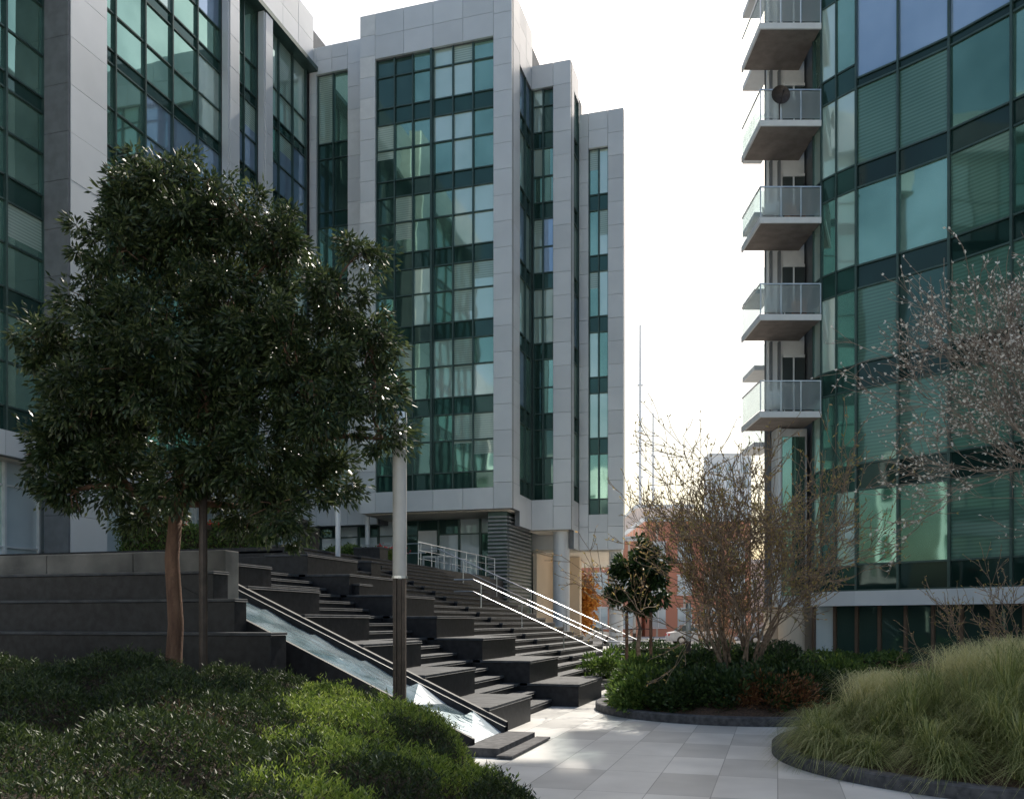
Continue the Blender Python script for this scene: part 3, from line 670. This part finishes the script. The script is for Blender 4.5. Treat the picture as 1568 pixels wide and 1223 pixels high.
LV_BUD=leafmat('bud_olive',(.34,.26,.08),(.50,.40,.15),(.65,.40,.20),.45)
LV_BUDW=leafmat('bud_pale',(.55,.52,.45),(.75,.72,.65),(.85,.82,.76),.3)
bare_tree('bare_multistem_tree',4.35,17.0,.25,11,1.65,.042,.80,5,BARKG,LV_BUD,nb=3,budn=3,budL=.085,budW=.026,minr=.006,dec=.73,lean=(.12,.72))
TWIG=simple('twig_pale',(.14,.10,.075),(.34,.27,.21),rough=.7,scale=10)
sd=[Vector((-1,-.1,.8)),Vector((-.8,.1,1.3)),Vector((-.4,-.2,1.2)),Vector((-1,.2,.4)),Vector((-.7,-.3,1.6)),Vector((-.9,.3,1)),Vector((-1,-.3,.15)),Vector((-1,0,.6))]
m=MB(); m.tube([(0,0,-2.4),(0,0,-.8),(0,0,.1)],[.1,.08,.07],BARKG,10)
e=bare_tree('budding_bare_tree',7.0,9.6,2.5,8,1.5,.028,.8,5,TWIG,LV_BUDW,nb=3,bias=Vector((-.3,0,.10)),budn=2,budL=.042,budW=.026,minr=.0032,side=sd,dec=.69); m.build('trunk',e)
bare_tree('bare_shrub',7.6,12.8,.3,8,.95,.02,.8,4,BARKG,LV_BUD,nb=3,budn=2,budL=.05,budW=.015,minr=.004)
for (x,y) in ((9.5,38),(10.5,48),(13,50)): bare_tree('bare_street_tree',x,y,0,3,1.2,.06,.8,4,BARKG,LV_R,nb=3,budn=2,budL=.12,budW=.05,minr=.01)

def hedge(name,x0,x1,y0,y1,z0,z1,n,mat,L=.1,W=.05,local=True,kerb=True):
    e=empty(name,rotz=-PHI if local else 0)
    m=MB(); m.box(x0+.1,x1-.1,y0+.1,y1-.1,z0,z1-.1,SOILG)
    if kerb: m.box(x0-.1,x1+.1,y0-.12,y0-.02,z0,z0+.3,KERB)
    m.build('hedge_core',e)
    C=np.stack([rg.uniform(x0,x1,n),rg.uniform(y0,y1,n),rg.uniform(z0,z1,n)],1)
    s=rg.integers(0,3,n); C[s==0,2]=z1+rg.normal(size=(s==0).sum())*.05; C[s==1,1]=y0+rg.normal(size=(s==1).sum())*.05; C[s==2,0]=x1+rg.normal(size=(s==2).sum())*.05
    C[:,2]+=.08*np.sin(C[:,0]*3)+.05*np.sin(C[:,0]*7.3+C[:,1]*4)
    leaves('hedge_leaves',C,rg.normal(size=(n,3))+np.array([0,0,.6]),L*rg.uniform(.6,1.3,n),W,mat,e)
hedge('terrace_hedge',-17.5,-13.2,20.2,21.4,3.1,4.25,9000,LV_M)
hedge('terrace_hedge',-16,-12.6,27,28.5,3.6,4.1,6000,LV_M)
hedge('terrace_hedge',-20,-15.5,31,32,3.6,4.5,5000,LV_M)
RED=leafmat('petal_red',(.55,.02,.02),(.7,.03,.04),(.8,.15,.15),.3)
C=np.concatenate([np.stack([rg.normal(size=60)*.2+cx,rg.normal(size=60)*.2+cy,rg.normal(size=60)*.06+cz],1) for cx,cy,cz in ((-14.2,20.3,4.3),(-15.5,20.3,4.3),(-13.3,20.5,4.25),(-12.7,27.3,4.15),(-12.6,28,4.1))])
o=leaves('geranium_flowers',C,rg.normal(size=(len(C),3)),.07,.06,RED); o.rotation_euler=(0,0,-PHI)
hedge('street_hedge',3.5,9.5,29,31,0,.85,9000,LV_D,local=False)
hedge('street_hedge',6.5,10.8,24,25.5,0,.7,8000,LV_M,local=False)
shrub('planter_shrub',2.75,23,.1,1.3,.9,.8,5000,LV_M,L=.12,W=.05); shrub('planter_shrub',4.5,25,.1,1.3,.9,.9,5000,LV_D,L=.12,W=.05)

# ---------------------------------------------------------------- cars
def car(name,x,y,rot,paint):
    e=empty(name,loc=(x,y,0),rotz=rot); m=MB()
    prof=[(-2.15,.35),(-2.2,.62),(-2.1,.88),(-1.45,.98),(.75,1.0),(1.75,.86),(2.15,.68),(2.2,.4),(2.1,.3),(-2.1,.28)]
    wl=.86
    n=len(prof)
    for s in (-1,1): m.face([(p[0],s*wl,p[1]) for p in prof],paint)
    for i in range(n):
        a,b_=prof[i],prof[(i+1)%n]; m.face([(a[0],-wl,a[1]),(b_[0],-wl,b_[1]),(b_[0],wl,b_[1]),(a[0],wl,a[1])],paint)
    cb=[(-1.6,.98,.8),(-1.15,1.42,.62),(.15,1.46,.62),(.95,1.0,.8)]
    for s in (-1,1): m.face([(p[0],s*p[2],p[1]) for p in cb],DARKW)
    for i in range(3):
        a,b_=cb[i],cb[i+1]; m.face([(a[0],-a[2],a[1]),(b_[0],-b_[2],b_[1]),(b_[0],b_[2],b_[1]),(a[0],a[2],a[1])],paint if i==1 else DARKW)
    for s in (-1,1):
        m.tube([(-.4,s*.73,1.0),(-.42,s*.64,1.44)],.035,paint,4)
        for wx in (-1.35,1.35):
            m.tube([(wx,s*.70,.32),(wx,s*.9,.32)],.32,DARKM,18); m.tube([(wx,s*.9,.32),(wx,s*.91,.32)],.19,STEEL,12)
        m.box(2.12,2.21,s*.62-.15,s*.62+.15,.6,.72,WHITE); m.box(-2.22,-2.12,s*.62-.15,s*.62+.15,.65,.8,RED)
    m.build('body',e)
CW=simple('car_white',(.7,.7,.7),rough=.25); CD=simple('car_grey',(.15,.16,.18),rough=.25)
car('parked_car',13.2,62.5,.0,CW); car('parked_car',5.4,61.8,0,CW); car('parked_car',18.5,63,math.pi,CD)

# ---------------------------------------------------------------- background buildings
BR=bpy.data.materials.new('red_brick'); BR.use_nodes=True; nt=BR.node_tree; b=nt.nodes['Principled BSDF']
bt=nt.nodes.new('ShaderNodeTexBrick'); bt.inputs['Scale'].default_value=2; bt.inputs['Color1'].default_value=(.70,.30,.20,1); bt.inputs['Color2'].default_value=(.78,.40,.27,1); bt.inputs['Mortar'].default_value=(.7,.6,.5,1)
nt.links.new(bt.outputs[0],b.inputs['Base Color']); b.inputs['Roughness'].default_value=.9
def bg_building(name,x0,x1,y,dep,h,mat,wm,fl=3.6,bay=3,frame=WHITE,ww=.55):
    e=empty(name); m=MB(); m.box(x0,x1,y,y+dep,0,h,mat); m.box(x0-.2,x1+.2,y-.25,y+dep,h,h+.5,frame)
    n=int((x1-x0)/bay); b0=(x1-x0)/n; z=1.0
    while z+2<h:
        for i in range(n):
            xa=x0+b0*i+b0*(1-ww)/2; xb=xa+b0*ww
            m.box(xa,xb,y-.04,y-.01,z,z+2,wm); m.box(xa-.1,xb+.1,y-.12,y-.05,z-.15,z-.02,frame); m.box(xa-.1,xb+.1,y-.12,y-.05,z+2.02,z+2.15,frame)
            m.box((xa+xb)/2-.05,(xa+xb)/2+.05,y-.09,y-.045,z,z+2,frame)
        z+=fl
    m.build('walls_and_windows',e)
PINK=simple('pale_render',(.76,.64,.58),(.82,.70,.64),rough=.9,scale=.2); HAZ=simple('hazy_concrete',(.86,.88,.90),(.90,.92,.94),rough=.9,scale=.05); HGL=glass('hazy_glass',(.76,.82,.88),.3)  # HAZ and HGL have distance haze painted into their pale colours
bg_building('brick_building',2,13.5,92,20,10,BR,G_LOB,bay=2.6)
bg_building('brick_warehouse',14.5,26,96,20,12.5,BR,G_LOB,bay=2.8)
bg_building('cream_building',17,24.5,120,20,17,PINK,HGL,bay=2.5)
bg_building('beige_building',26.5,40,105,20,8.5,PINK,G_LOB)
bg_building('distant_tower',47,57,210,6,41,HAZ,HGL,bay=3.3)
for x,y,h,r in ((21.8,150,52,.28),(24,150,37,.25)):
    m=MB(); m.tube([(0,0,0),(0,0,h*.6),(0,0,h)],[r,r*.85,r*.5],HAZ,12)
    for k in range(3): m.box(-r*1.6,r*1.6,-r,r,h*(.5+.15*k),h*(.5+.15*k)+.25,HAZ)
    m.build('tall_mast',loc=(x,y,0))

# ---------------------------------------------------------------- world, sun, camera
EL,AZ=math.radians(46),math.radians(20)
w=bpy.data.worlds.new('World'); scene.world=w; w.use_nodes=True; nt=w.node_tree
sk=nt.nodes.new('ShaderNodeTexSky'); sk.sky_type='NISHITA'; sk.sun_disc=False; sk.sun_elevation=EL; sk.sun_rotation=AZ; sk.dust_density=4.0; sk.air_density=1.5; sk.ozone_density=1.5
nt.links.new(sk.outputs[0],nt.nodes['Background'].inputs[0]); nt.nodes['Background'].inputs[1].default_value=.15
sd_=Vector((math.sin(AZ)*math.cos(EL),math.cos(AZ)*math.cos(EL),math.sin(EL)))
sun=bpy.data.lights.new('sun','SUN'); sun.energy=5; sun.angle=math.radians(.5); sun.color=(1,.93,.82)
so=bpy.data.objects.new('sun',sun); col.objects.link(so); so.rotation_euler=(-sd_).to_track_quat('-Z','Y').to_euler()
cam=bpy.data.cameras.new('camera'); co=bpy.data.objects.new('camera',cam); col.objects.link(co); co.location=(0,0,1.7); co.rotation_euler=(math.radians(90),0,0)
cam.lens=31.0; cam.sensor_width=36; cam.shift_y=.216; cam.clip_end=6000; scene.camera=co
scene.view_settings.view_transform='Standard'; scene.view_settings.look='None'; scene.view_settings.exposure=0
